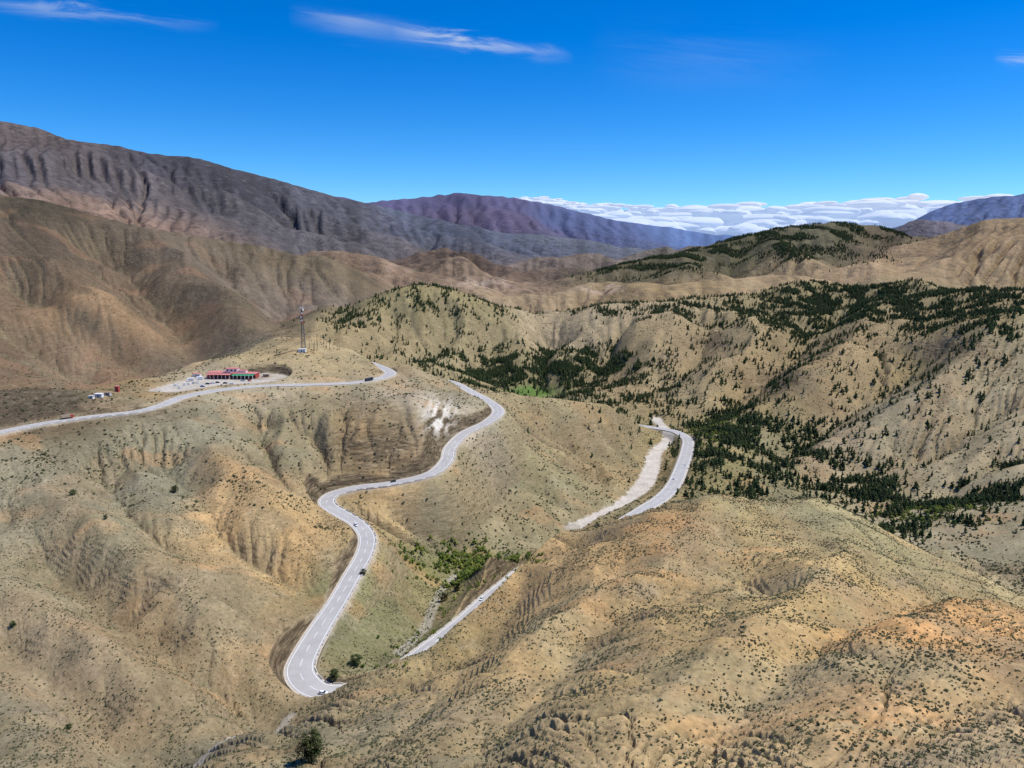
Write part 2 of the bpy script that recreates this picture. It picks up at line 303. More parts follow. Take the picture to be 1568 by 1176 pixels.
zx,zy=grads(Z,Xg,Yg,th,s); g0=np.hypot(zx,zy)
def pixelmap(Z):  # terrain points projected to image pixel coordinates
    Tf=Z/Yg; DY=np.tan(np.arctan(Tf)+P); return Tf,784+F*Xg/Yg*(CP+DY*SP),588-F*DY
Tf,U,V=pixelmap(Z)
rb_=np.zeros_like(Z)
for u,v,a,b_,y0,y1,k in [(590,690,80,42,560,700,1.3),(505,850,22,28,400,560,.8),(440,975,20,32,320,440,1.),(60,600,85,22,560,760,1.4),(190,628,90,14,590,720,.9),(1195,578,45,20,1000,1500,1.2),(1085,522,35,14,1300,1700,1.2),(1455,530,70,18,1000,1500,1.2),(1530,560,40,20,900,1300,.9),(980,905,60,16,230,380,1.),(430,575,70,14,760,880,.6),(1560,1010,40,25,100,260,1.1),(1385,890,25,10,280,400,.9),(560,620,60,16,640,780,.7),(690,1090,90,30,170,280,.5),(1030,545,20,8,1200,1700,1.1),(240,1080,70,18,240,340,.3),(100,850,60,16,350,500,.6),(430,430,60,30,1600,2400,.4),(250,890,60,12,300,420,.6),(560,1120,60,20,170,260,.5),(390,850,60,12,380,500,.5)]:
    rb_+=k*np.exp(-((U-u)/a)**2-((V-v)/b_)**2)*(Yg>y0)*(Yg<y1)
rb_*=.5+.9*np.clip(perlin(Xg/16,Z/5,15)+.4*perlin(Xg/6,Z/2,16)+.3,0,1)
ter=2.6; ph=(Z+.15*Xg+.05*Yg+3*perlin(Xg/40,Yg/40,5))/ter; fr=ph-np.floor(ph)
wst=np.clip(sm(.6,1.,g0)*.4+rb_*.9,0,1)*sm(2200,1200,Yg)*sm(0,3,dall)
Z+=(sm(.3,.7,fr)-fr)*ter*wst
def clampto(Z,N,lo,up_,dmax,drop,curve=0.):
    D,ZR=N; d=np.maximum(D-1.0,0); z=ZR-drop
    return np.where(D<dmax,np.minimum(np.maximum(Z,z-lo*d-.03*d*d),z+up_*d+curve*d*d),Z)
Z=clampto(Z,NR,.3,.25,60,1.5,.02); Z=clampto(Z,NC,.4,.25,60,1.0,.02)
Zb=Z.copy()
Z=clampto(Z,NP,.7,1.1,70,.35,.02); Z=clampto(Z,NL,.6,1.,70,.55,.02); Z=clampto(Z,NM,.6,1.3,70,.55,.02)
cut=np.clip((Zb-Z)/2.5,0,1)*(dall<40)
zx,zy=grads(Z,Xg,Yg,th,s); g=np.hypot(zx,zy)
Tf,U,V=pixelmap(Z)
vis=(Tf>=np.maximum.accumulate(Tf,axis=0)-.004)
# ---------- ground colour map, aerial haze mixed into far colours ----------
CL=[(1000,1000,230,(182,154,106)),(1300,1050,170,(184,157,112)),(1470,980,240,(196,152,100)),(1500,1120,130,(180,155,116)),(700,1100,200,(156,136,100)),(560,1120,200,(142,127,94)),(1090,765,460,(160,143,100)),(1300,800,450,(166,152,110)),(900,850,400,(178,147,102)),(800,1000,250,(178,150,104)),(1200,900,300,(180,153,105)),(1000,820,420,(180,147,102)),
(0,1150,235,(136,123,95)),(100,1000,310,(154,135,104)),(150,850,400,(144,131,101)),(30,740,480,(142,132,106)),(350,740,500,(182,151,106)),(420,790,465,(190,157,108)),(250,720,520,(132,126,101)),(300,950,350,(162,139,103)),(350,1080,290,(144,127,96)),(300,640,620,(138,129,103)),(450,660,620,(138,126,96)),(590,680,620,(144,119,81)),(680,800,560,(142,131,99)),(650,775,570,(188,157,109)),(750,760,620,(146,133,100)),(850,690,740,(146,134,99)),(930,680,800,(152,133,96)),(700,860,530,(118,116,72)),(560,950,400,(124,120,84)),(450,530,870,(172,152,113)),(340,590,740,(170,155,125)),(60,605,640,(80,66,48)),(200,600,700,(154,128,89)),(670,640,690,(170,155,130)),
(1150,600,1180,(150,129,93)),(1300,650,950,(168,150,118)),(1300,550,1250,(154,133,98)),(1450,520,1200,(140,123,89)),(1500,650,850,(164,148,115)),(1500,800,620,(156,143,113)),(1000,560,1400,(156,136,101)),(880,500,1700,(168,150,118)),(1240,450,1850,(144,130,95)),(1450,450,1700,(144,130,95)),(600,500,1500,(150,133,98)),(650,450,1680,(142,129,92)),(750,540,1480,(150,135,100)),(800,575,1480,(132,121,87)),(1080,730,800,(136,125,86)),(1100,660,1000,(138,126,88)),
(0,520,1300,(106,89,71)),(150,540,1300,(128,103,81)),(200,450,1700,(108,91,73)),(50,380,1900,(94,80,67)),(400,440,1900,(100,87,73)),(440,440,2100,(126,112,98)),(200,480,1500,(142,115,86)),(300,500,1400,(104,91,78)),(0,310,2250,(80,72,60)),(480,420,2400,(114,100,79)),
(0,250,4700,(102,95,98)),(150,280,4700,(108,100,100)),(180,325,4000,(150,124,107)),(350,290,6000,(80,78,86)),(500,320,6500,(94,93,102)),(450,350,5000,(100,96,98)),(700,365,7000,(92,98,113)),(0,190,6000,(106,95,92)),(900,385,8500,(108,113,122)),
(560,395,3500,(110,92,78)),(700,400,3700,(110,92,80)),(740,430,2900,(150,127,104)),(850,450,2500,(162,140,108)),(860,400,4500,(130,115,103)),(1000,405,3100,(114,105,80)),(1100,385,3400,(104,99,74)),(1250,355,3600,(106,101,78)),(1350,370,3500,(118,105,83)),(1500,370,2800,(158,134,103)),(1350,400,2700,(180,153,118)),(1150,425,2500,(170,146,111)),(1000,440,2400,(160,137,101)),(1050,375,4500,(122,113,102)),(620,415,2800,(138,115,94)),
(700,320,13000,(90,86,116)),(900,345,12000,(86,97,132)),(750,350,11000,(96,88,112)),(1100,360,12500,(98,122,164)),(1500,320,9000,(98,116,154)),(1420,340,6500,(114,108,114)),(700,372,20000,(130,170,215)),(1300,372,25000,(130,170,215)),(100,372,25000,(130,170,215))]  # bluish tones here paint the distance haze into the terrain colour
def lin(c): 
    c=np.array(c)/255.; return np.where(c<.04045,c/12.92,((c+.055)/1.055)**2.4)
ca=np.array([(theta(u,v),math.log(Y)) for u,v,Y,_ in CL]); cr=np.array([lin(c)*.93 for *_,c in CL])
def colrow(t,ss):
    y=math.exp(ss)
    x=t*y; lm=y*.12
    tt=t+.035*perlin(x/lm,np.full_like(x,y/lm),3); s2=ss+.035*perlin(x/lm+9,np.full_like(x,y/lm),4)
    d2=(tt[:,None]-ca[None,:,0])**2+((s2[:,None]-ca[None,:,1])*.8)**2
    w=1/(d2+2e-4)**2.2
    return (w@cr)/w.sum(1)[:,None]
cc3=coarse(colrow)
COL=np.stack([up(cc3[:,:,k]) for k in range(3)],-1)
big=perlin(Xg/(Yg*.09+15),Yg/(Yg*.09+15),21); mid=perlin(Xg/9,Yg/9,22)*sm(900,300,Yg); mb=perlin(Xg/(Yg*.03+6),Yg/(Yg*.03+6),23); fb=perlin(Xg/(Yg*.011),Yg/(Yg*.016),24)*sm(1200,2500,Yg)
COL*=(1+.15*big+.08*mid+.14*mb+.22*fb)[...,None]
def tint(mk_,c):
    global COL
    COL=COL*(1-mk_[...,None])+np.array(c)*mk_[...,None]
def blob(u,v,a,b_,y0,y1): return np.exp(-((U-u)/a)**2-((V-v)/b_)**2)*(Yg>y0)*(Yg<y1)
nz=perlin(Xg/12+.6*perlin(Xg/5,Yg/5,7),Yg/8,9)
red=sm(.30,.6,perlin(Xg/55+.4*perlin(Xg/20,Yg/20,8),Yg/30,31))*sm(1300,500,Yg)
tint(red*.28,(.56,.29,.12))
tint(np.clip(blob(1460,965,110,22,120,400)+blob(1350,1110,110,30,90,300)*.9+blob(1160,850,90,14,300,460)*.7+blob(1060,1060,60,20,150,300)*.7+blob(1000,880,40,8,280,400)*.7,0,1)*sm(-.25,.3,nz)*.7,(.60,.32,.13))
gsg=sm(.0,.45,perlin(Xg/(Yg*.05+25)+.5*perlin(Xg/30,Yg/30,11),Yg/(Yg*.05+25),35))*sm(1800,900,Yg); tint(gsg*.38,(.22,.205,.13))
brn=sm(.05,.5,perlin(Xg/(Yg*.04+18)+.5*perlin(Xg/22,Yg/22,12),Yg/(Yg*.04+18),36))*sm(1800,900,Yg); tint(brn*.38,(.27,.18,.095))
tint(np.clip(blob(610,1090,90,35,170,300)+blob(210,760,90,22,400,600)*.8+blob(60,1100,90,40,200,330)*.8,0,1)*sm(-.35,.3,nz)*.5,(.19,.17,.125))
lf=sm(.25,.5,perlin(Xg/130,Yg/90,33))*sm(900,1300,Yg)*sm(2600,2000,Yg)*(U<480); tint(lf*.25,(.34,.18,.10))
kx=5
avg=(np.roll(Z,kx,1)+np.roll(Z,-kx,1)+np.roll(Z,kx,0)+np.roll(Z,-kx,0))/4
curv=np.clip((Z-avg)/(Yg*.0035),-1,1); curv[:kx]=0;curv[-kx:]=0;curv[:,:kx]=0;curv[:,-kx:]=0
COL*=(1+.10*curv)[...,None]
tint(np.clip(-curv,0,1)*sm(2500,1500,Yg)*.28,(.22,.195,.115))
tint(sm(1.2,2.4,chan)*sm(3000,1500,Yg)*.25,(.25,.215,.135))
def paint(D,w,c,k): tint(sm(w,0,D)*k,c)
jit=perlin(Xg/6,Yg/6,44)*3
paint(NR[0]+jit,3,(.56,.50,.42),.95); paint(NC[0]+jit*.4,2,(.40,.36,.28),.7); paint(NT[0]+jit*.15,1.5,(.42,.37,.30),.75)
paint(NM[0]+jit*.5,4,(.46,.40,.31),.6); paint(NL[0]+jit*.5,4,(.46,.40,.31),.6); paint(NP[0]+jit*.5,3,(.50,.45,.38),.9)
tint(np.clip(blob(815,600,34,9,1000,1700)*1.6,0,1)*.9,(.09,.17,.035))
tint(np.clip(blob(745,434,50,8,2400,3300)+blob(920,442,30,8,2200,2700)+blob(620,408,40,7,2400,3200)*.6,0,1)*sm(-.2,.2,perlin(Xg/60,Yg/60,18))*.8,(.62,.46,.33))
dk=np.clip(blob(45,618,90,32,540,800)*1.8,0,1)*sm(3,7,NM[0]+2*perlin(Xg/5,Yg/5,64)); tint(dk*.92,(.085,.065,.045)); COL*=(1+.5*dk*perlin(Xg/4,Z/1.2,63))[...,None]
tint(np.clip(blob(182,322,55,12,3000,5500),0,1)*sm(-.2,.2,perlin(Xg/90,Yg/90,19))*.6,(.48,.32,.22))
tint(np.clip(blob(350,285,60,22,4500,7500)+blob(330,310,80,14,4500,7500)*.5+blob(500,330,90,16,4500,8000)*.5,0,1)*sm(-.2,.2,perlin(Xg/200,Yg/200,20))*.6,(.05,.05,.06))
ws=np.clip(np.exp(-((U-672)/24)**2-((V-642)/28)**2)*1.3,0,1)*(Yg<800)*(NM[0]>2)*sm(-.35,.1,perlin(Xg/5,Z/4,61)); tint(ws*.9,(.72,.66,.56))
free=(sm(1,4,dall)*sm(0,4,NR[0])>.5)*1.
FB=[(645,455,60,24,1300,2000,2.6),(740,478,45,18,1300,2000,1.6),(545,492,40,14,1200,1800,1.5),(640,525,110,40,1200,1700,.25),(690,550,45,12,1100,1700,1.8),(850,562,105,20,1000,1900,9),(780,575,60,14,1000,1900,7.),(905,560,50,20,1000,1900,3.),
(1290,468,90,28,1200,2100,2.6),(1350,448,130,16,1200,2100,2.6),(1240,445,45,20,1300,2100,2.8),(1420,480,80,22,1100,2100,1.7),(1540,480,60,40,1000,2000,2.5),(1130,478,60,20,1300,2100,2.),(960,475,70,12,1400,2100,1.8),(1230,495,45,30,1100,1950,2.2),(1050,470,40,14,1400,2100,1.5),
(1100,668,50,28,800,1250,5),(1150,640,60,18,800,1300,2.8),(1085,725,32,34,650,1050,5),(1240,715,80,22,600,1050,3),(1320,755,70,24,580,980,3.4),(1450,778,100,26,520,880,4.4),(1530,755,55,34,520,950,3.4),(1400,815,60,18,480,800,2.4),(1150,755,22,16,560,900,2.4),(1200,680,60,25,700,1100,1.3),
(1300,640,260,80,750,1500,.42),(1000,605,60,25,1050,1500,.8),(900,605,80,15,1100,1500,1.),(1450,520,150,60,850,1600,.4),(1150,560,150,60,950,1700,.32),(950,630,50,10,900,1300,.6)]
dn=np.zeros_like(Z)
for u,v,a,b_,y0,y1,k in FB: dn+=k*blob(u,v,a,b_,y0,y1)
dn*=free*(.08+.92*sm(-.12,.25,perlin(Xg/45,Yg/45,91)+.3*perlin(Xg/14,Yg/14,92)))*(1-.6*curv)
tint(np.clip((dn-.8)*.35,0,.6),(.11,.11,.055))
COL=np.clip(COL,.01,.85)
rock=np.clip(sm(.8,1.2,g)*.5+rb_+cut*sm(.5,.9,g)*.8,0,1)*sm(3500,1800,Yg)*(1-ws)*(1-.85*dk)
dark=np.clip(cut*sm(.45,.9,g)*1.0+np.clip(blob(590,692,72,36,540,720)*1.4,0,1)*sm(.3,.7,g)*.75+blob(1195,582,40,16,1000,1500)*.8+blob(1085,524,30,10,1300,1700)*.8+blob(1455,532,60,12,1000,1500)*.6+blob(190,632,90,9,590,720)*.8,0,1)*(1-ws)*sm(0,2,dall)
scrub=np.ones_like(Z)*.6*sm(250,700,Yg)*sm(0,6,np.minimum(dall,NR[0]))*sm(6000,3500,Yg)
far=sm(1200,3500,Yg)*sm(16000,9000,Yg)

# ---------- mesh helpers ----------
def mk(name,co,faces,mats,fm=None,smooth=False,cattr=None,fattr=None,parent=None):
    me=bpy.data.meshes.new(name); co=np.asarray(co,np.float32); 
    if isinstance(faces,np.ndarray):
        k=faces.shape[1]; me.vertices.add(len(co)); me.vertices.foreach_set('co',co.ravel())
        me.loops.add(faces.size); me.loops.foreach_set('vertex_index',faces.astype(np.int32).ravel())
        me.polygons.add(len(faces)); me.polygons.foreach_set('loop_start',np.arange(0,faces.size,k,dtype=np.int32))
        me.update(calc_edges=True)
    else:
        me.from_pydata([tuple(map(float,c)) for c in co],[],faces)
    me.polygons.foreach_set('use_smooth',np.full(len(me.polygons),bool(smooth)))
    for m in mats: me.materials.append(m)
    if fm is not None: me.polygons.foreach_set('material_index',np.asarray(fm,np.int32))
    if cattr is not None:
        for nm,a in cattr.items():
            at=me.attributes.new(nm,'FLOAT_COLOR','POINT'); at.data.foreach_set('color',np.c_[a.reshape(-1,3),np.ones(len(co))].astype(np.float32).ravel())
    if fattr is not None:
        for nm,a in fattr.items():
            at=me.attributes.new(nm,'FLOAT','POINT'); at.data.foreach_set('value',a.astype(np.float32).ravel())
    me.update(); ob=bpy.data.objects.new(name,me); bpy.context.scene.collection.objects.link(ob)
    if parent: ob.parent=parent
    return ob
class N:
    def __init__(s,name,rough=.9,spec=.2):
        s.m=bpy.data.materials.new(name); s.m.use_nodes=True; s.t=s.m.node_tree; s.b=s.t.nodes['Principled BSDF']; s.b.inputs['Roughness'].default_value=rough
        s.b.inputs['Specular IOR Level'].default_value=spec
    def n(s,t,**k):
        x=s.t.nodes.new(t)
        for a,b in k.items(): setattr(x,a,b)
        return x
    def l(s,a,b): s.t.links.new(a,b)
    def mix(s,f,a,b,mode='MIX'):
        x=s.n('ShaderNodeMix',data_type='RGBA',blend_type=mode)
        for i,v in ((0,f),(6,a),(7,b)):
            if hasattr(v,'links'): s.l(v,x.inputs[i])
            elif i==0: x.inputs[0].default_value=v
            else: x.inputs[i].default_value=(*v,1)
        return x.outputs[2]
    def math(s,op,a,b=0.,c=None,clamp=False):
        x=s.n('ShaderNodeMath',operation=op); x.use_clamp=clamp
        for i,v in enumerate((a,b) if c is None else (a,b,c)):
            if hasattr(v,'links'): s.l(v,x.inputs[i])
            else: x.inputs[i].default_value=v
        return x.outputs[0]
    def noise(s,scale,detail=4,rough=.6,vec=None,dist=0.):
        x=s.n('ShaderNodeTexNoise'); x.inputs['Scale'].default_value=scale; x.inputs['Detail'].default_value=detail; x.inputs['Roughness'].default_value=rough; x.inputs['Distortion'].default_value=dist
        if vec is not None: s.l(vec,x.inputs['Vector'])
        return x.outputs['Fac']
    def ramp(s,f,a,b,va=0.,vb=1.):
        x=s.n('ShaderNodeMapRange'); s.l(f,x.inputs[0])
        for i,v in enumerate((a,b,va,vb)): x.inputs[i+1].default_value=v
        return x.outputs[0]
    def pos(s): return s.n('ShaderNodeNewGeometry').outputs['Position']
    def attr(s,nm): return s.n('ShaderNodeAttribute',attribute_name=nm)
def simple(name,c,rough=.7,spec=.3,metal=0,var=.15,scale=2.):
    m=N(name,rough,spec); f=m.noise(scale,2,.6,m.pos()); g_=m.ramp(f,.3,.7,1-var,1+var)
    x=m.n('ShaderNodeVectorMath',operation='SCALE'); x.inputs[0].default_value=c; m.l(g_,x.inputs['Scale']); m.l(x.outputs[0],m.b.inputs['Base Color']); m.b.inputs['Metallic'].default_value=metal
    return m.m
m=N('hillside_soil',.95,.0); p=m.pos()
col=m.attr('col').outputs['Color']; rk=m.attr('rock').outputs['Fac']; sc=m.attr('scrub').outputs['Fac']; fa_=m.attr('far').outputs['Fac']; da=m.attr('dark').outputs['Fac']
n1=m.noise(.05,5,.68,p); n2=m.noise(.5,4,.7,p)
gx=m.math('MULTIPLY',m.ramp(n1,.3,.7,.80,1.18),m.ramp(n2,.3,.7,.72,1.28))
vs=m.n('ShaderNodeVectorMath',operation='SCALE'); m.l(col,vs.inputs[0]); m.l(gx,vs.inputs['Scale']); c=vs.outputs[0]
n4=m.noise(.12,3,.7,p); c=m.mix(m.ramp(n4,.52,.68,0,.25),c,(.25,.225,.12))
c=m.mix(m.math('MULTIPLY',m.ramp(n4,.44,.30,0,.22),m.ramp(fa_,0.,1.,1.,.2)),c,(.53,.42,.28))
mp=m.n('ShaderNodeMapping'); m.l(p,mp.inputs[0]); mp.inputs['Rotation'].default_value=(.2,.3,.2); mp.inputs['Scale'].default_value=(.06,.06,.5)
st=m.noise(1.5,5,.75,mp.outputs[0],.4)
rc=m.mix(m.ramp(st,.38,.6),(.085,.062,.038),(.42,.32,.19))
c=m.mix(m.math('MULTIPLY',rk,m.ramp(n2,.25,.55,.5,.95),clamp=True),c,rc)
vo=m.n('ShaderNodeTexVoronoi'); m.l(p,vo.inputs['Vector']); vo.inputs['Scale'].default_value=.2
msk=m.math('LESS_THAN',vo.outputs['Distance'],.25); msk=m.math('MULTIPLY',msk,m.math('MULTIPLY',sc,m.ramp(n4,.4,.6)),clamp=True)
c=m.mix(msk,c,(.07,.068,.035))
n6=m.noise(.014,6,.75,p)
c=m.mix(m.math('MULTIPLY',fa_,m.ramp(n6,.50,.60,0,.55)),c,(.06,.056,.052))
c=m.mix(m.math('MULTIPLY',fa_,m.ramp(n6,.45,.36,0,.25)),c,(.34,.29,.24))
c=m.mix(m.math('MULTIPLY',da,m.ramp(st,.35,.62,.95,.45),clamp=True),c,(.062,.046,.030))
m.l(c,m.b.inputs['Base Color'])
hh=m.math('ADD',m.math('MULTIPLY',n2,.9),m.math('MULTIPLY',m.math('MULTIPLY',st,rk),1.8))
hh=m.math('ADD',hh,m.math('MULTIPLY',fa_,m.math('ADD',m.math('MULTIPLY',n6,60.),m.math('MULTIPLY',n1,10.))))
bp=m.n('ShaderNodeBump'); bp.inputs['Strength'].default_value=.7; bp.inputs['Distance'].default_value=1.; m.l(hh,bp.inputs['Height']); m.l(bp.outputs[0],m.b.inputs['Normal'])
MT=m.m
idx=np.arange(nr*nc,dtype=np.int32).reshape(nr,nc)
fq=np.stack([idx[:-1,:-1],idx[:-1,1:],idx[1:,1:],idx[1:,:-1]],-1).reshape(-1,4)
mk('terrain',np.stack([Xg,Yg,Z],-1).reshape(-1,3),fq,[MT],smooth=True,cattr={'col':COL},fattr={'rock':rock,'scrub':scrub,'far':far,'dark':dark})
def ground(x,y):
    t=x/y; a=np.interp(np.log(y),s,np.arange(nr)); b=np.clip((t-th[0])/(th[1]-th[0]),0,nc-1.001)
    a=np.clip(a,0,nr-1.001); i=a.astype(int); j=b.astype(int); fa=a-i; fb=b-j
    return (Z[i,j]*(1-fa)+Z[i+1,j]*fa)*(1-fb)+(Z[i,j+1]*(1-fa)+Z[i+1,j+1]*fa)*fb
def hit(u,v,Ymin=100,Ymax=4000):
    t=theta(u,v); k=slope(v); ys=np.exp(np.linspace(math.log(Ymin),math.log(Ymax),4000)); zz=ground(t*ys,ys)
    w=np.where(zz>=k*ys)[0]; y=ys[w[0]] if len(w) else Ymax
    return Vector((t*y,y,float(ground(np.array([t*y]),np.array([y]))[0])))
# ---------- roads ----------
MA=N('pale_asphalt',.85,.2); q=MA.pos(); a1=MA.noise(.12,3,.6,q); a2=MA.noise(3.,2,.6,q)
cA=MA.mix(MA.ramp(a1,.35,.65),(.39,.37,.345),(.46,.44,.41)); cA=MA.mix(MA.ramp(a2,.4,.7,0,.35),cA,(.34,.315,.29)); MA.l(cA,MA.b.inputs['Base Color'])
M_sh=simple('gravel_shoulder',(.52,.46,.37),.95,.1,var=.25,scale=1.5); M_pt=simple('white_road_paint',(.80,.80,.78),.6,.3,var=.08)
def frames(R):
    t=np.gradient(R[:,:2],axis=0); t/=np.linalg.norm(t,axis=1)[:,None]; return np.c_[-t[:,1],t[:,0]]
def strip(name,R,offs,mats,fmi):
    nrm=frames(R); V_=[]; 
    for o,dz in offs: V_.append(np.c_[R[:,:2]+nrm*(o(R))[:,None],R[:,2]+dz])
    k=len(offs); co=np.stack(V_,1).reshape(-1,3); L=len(R); fs=[];fm=[]
    for i in range(L-1):
        for j in range(k-1):
            a=i*k+j; fs.append((a,a+1,a+k+1,a+k)); fm.append(fmi[j])
    return mk(name,co,np.array(fs)[:,::-1].copy(),mats,fm)
for nm,R in (('winding_road',ROAD_M),('valley_road',ROAD_L)):
    e=lambda k,d:(lambda R:R[:,3]/2*k+d)
    road=strip(nm,R,[(e(-1,-.9),-1.6),(e(-1,-.8),.05),(e(-1,.3),.08),(e(0,0),.16),(e(1,-.3),.08),(e(1,.8),.05),(e(1,.9),-1.6)],[MA.m,M_sh],[1,1,0,0,1,1])
    nrm=frames(R); vs_=[];fs=[]
    def line(off,w,dash):
        for i in range(len(R)-1):
            if dash and i%4>1: continue
            b=len(vs_)
            for kk in (i,i+1):
                o=off(R[kk]); zz=R[kk,2]+.16-.08*abs(o)/(R[kk,3]/2-.3)+.03
                for sg in (-1,1):
                    pxy=R[kk,:2]+nrm[kk]*(o+sg*w/2); vs_.append((pxy[0],pxy[1],zz))
            fs.append((b,b+2,b+3,b+1))
    line(lambda r:-(r[3]/2-1.1),.3,False); line(lambda r:(r[3]/2-1.1),.3,False); line(lambda r:0.,.25,True)
    mk('road_markings',vs_,np.array(fs)[:,::-1].copy(),[M_pt],parent=road)
# ---------- builder ----------
class MB:
    def __init__(s): s.v=[];s.f=[];s.m=[]
    def box(s,c,d,m=0,rot=0.,taper=1.):
        b=len(s.v); cs,sn=math.cos(rot),math.sin(rot)
        for z in (-.5,.5):
            k=1 if z<0 else taper
            for x,y in ((-.5,-.5),(.5,-.5),(.5,.5),(-.5,.5)):
                X,Y=x*d[0]*k,y*d[1]*k; s.v.append((c[0]+X*cs-Y*sn,c[1]+X*sn+Y*cs,c[2]+z*d[2]))
        for f in ((3,2,1,0),(4,5,6,7),(0,1,5,4),(1,2,6,5),(2,3,7,6),(3,0,4,7)): s.f.append(tuple(b+i for i in f)); s.m.append(m)
    def beam(s,a,b_,w,m=0,w2=None,k=4):
        a=Vector(a);b_=Vector(b_); d=(b_-a).normalized(); u=d.orthogonal().normalized(); v=d.cross(u); b=len(s.v); w2=w if w2 is None else w2
        for P_,ww in ((a,w),(b_,w2)):
            for i in range(k):
                an=2*math.pi*i/k; s.v.append(tuple(P_+u*math.cos(an)*ww/2+v*math.sin(an)*ww/2))
        for i in range(k):
            j=(i+1)%k; s.f.append((b+i,b+j,b+k+j,b+k+i)); s.m.append(m)
        s.f.append(tuple(b+i for i in range(k))[::-1]); s.m.append(m); s.f.append(tuple(b+k+i for i in range(k))); s.m.append(m)
    def loft(s,secs,m=0):
        b=len(s.v); k=len(secs[0])
        for q in secs: s.v+=list(q)
        for i in range(len(secs)-1):
            for j in range(k):
                j2=(j+1)%k; s.f.append((b+i*k+j,b+i*k+j2,b+(i+1)*k+j2,b+(i+1)*k+j)); s.m.append(m)
        s.f.append(tuple(b+j for j in range(k))[::-1]); s.m.append(m); e_=b+(len(secs)-1)*k; s.f.append(tuple(e_+j for j in range(k))); s.m.append(m)
    def obj(s,name,mats,loc=(0,0,0),rot=0.,pitch=0.,smooth=False,parent=None):
        o=mk(name,s.v,s.f,mats,s.m,smooth); o.location=loc; o.rotation_euler=(0,pitch,rot)
        if parent: o.parent=parent
        return o
M_glass=simple('window_glass',(.02,.025,.03),.1,.6); M_tyre=simple('tyre_rubber',(.02,.02,.02),.9); 
def paintm(n_,c): return simple(n_,c,.3,.5,var=.03)
PW=paintm('white_car_paint',(.8,.8,.8)); PD=paintm('dark_car_paint',(.03,.035,.045)); PR=paintm('red_truck_paint',(.5,.05,.03)); PS=paintm('silver_car_paint',(.45,.47,.5)); PB=paintm('blue_car_paint',(.05,.12,.35)); PO=paintm('sand_load',(.38,.28,.17))
def car(paint,loc,rot,pitch=0.,name='car'):
    b=MB(); W_=.9
    prof=[(-2.2,.35,.85),(-2.1,.3,.95),(-1.2,.28,1.0),(.8,.28,.98),(1.9,.3,.88),(2.2,.38,.7)]
    secs=[]
    for x,z0,z1 in prof:
        w=W_ if abs(x)<2 else W_*.88
        secs.append([(x,-w,z0),(x,w,z0),(x,w,z0+.3),(x,w*.93,z1),(x,-w*.93,z1),(x,-w,z0+.3)])
    b.loft(secs,0)
    cab=[(-1.95,.95,.96,.80),(-1.45,.95,1.42,.70),(-.2,.98,1.48,.70),(.35,.98,1.43,.68),(1.15,.95,.99,.78)]
    b.loft([[(x,-.8,z0),(x,.8,z0),(x,w,z1),(x,-w,z1)] for x,z0,z1,w in cab],1)
    b.loft([[(x,-w,1.455),(x,w,1.455),(x,w*.95,1.5),(x,-w*.95,1.5)] for x,w in ((-1.4,.66),(-.2,.7),(.35,.64))],0)
    for x in (-.55,.38,-1.4):
        for sy in (-1,1): b.beam((x,sy*.8,.95),(x+(.0 if x<.3 else -.12),sy*.71,1.46),.1,0)
    for x in (-1.35,1.35):
        for sy in (-1,1): b.beam((x,sy*.68,.33),(x,sy*.93,.33),.66,2,k=12)
    return b.obj(name,[paint,M_glass,M_tyre],loc,rot,pitch)
def bus(loc,rot,paint,name='bus',L=11.):
    b=MB(); w=1.25
    b.loft([[(x,-w,.4),(x,w,.4),(x,w,h-.3),(x,w*.85,h),(x,-w*.85,h),(x,-w,h-.3)] for x,h in ((-L/2,3.0),(-L/2+.3,3.2),(L/2-.5,3.2),(L/2,2.9))],0)
    for sy in (-1,1):
        for i in range(6): b.box((-L/2+1.2+i*(L-2)/6+.3,sy*(w+.01),2.1),((L-2)/6-.25,.03,.9),1)
        for x in (-L/2+2.2,L/2-2.2): b.beam((x,sy*.95,.5),(x,sy*(w+.03),.5),1.,2,k=12)
    b.box((L/2+.0,0,2.0),(.06,2.1,1.2),1)
    return b.obj(name,[paint,M_glass,M_tyre],loc,rot)
def truck(loc,rot):
    b=MB(); b.loft([[(x,-1.2,.8),(x,1.2,.8),(x,1.2,h),(x,-1.2,h)] for x,h in ((2.2,2.9),(3.6,2.9),(4.2,1.9))],0)
    b.box((3.85,0,2.35),(.1,2.,.7),1); b.box((-1.2,0,1.0),(6.6,2.3,.3),2); b.box((-1.2,0,2.1),(6.4,2.4,1.9),3)
    for x in (3.0,-.2,-3.2):
        for sy in (-1,1): b.beam((x,sy*.9,.5),(x,sy*1.2,.5),1.,2,k=12)
    return b.obj('cargo_truck',[PR,M_glass,M_tyre,PO],loc,rot)
def proj(R):
    t=R[:,2]/R[:,1]; dy=np.tan(np.arctan(t)+P); return 784+F*R[:,0]/R[:,1]*(CP+dy*SP),588-F*dy
def oncar(R,u,v,lane,paint,flip=0,fn=None):
    pu,pv=proj(R); i=int(((pu-u)**2+(pv-v)**2).argmin()); i=min(max(i,1),len(R)-2); t=R[i+1]-R[i-1]; nrm=frames(R)[i]
    x,y=R[i,:2]+nrm*lane; r=math.atan2(t[1],t[0])+(math.pi if flip else 0); pt=-math.atan2(t[2],math.hypot(t[0],t[1]))*(-1 if flip else 1)
    loc=(x,y,R[i,2]+.14)
    return fn(loc,r) if fn else car(paint,loc,r,pt)
oncar(ROAD_M,500,1058,-2.,PW); oncar(ROAD_M,547,806,-2.4,PW); oncar(ROAD_M,604,738,-2.4,PD); oncar(ROAD_L,743,918,2.,PW,1); oncar(ROAD_L,1032,733,3,PW); oncar(ROAD_L,1044,712,-3,PW,1); oncar(ROAD_M,562,581,-2.5,PD,0,lambda l,r:bus(l,r,PD))
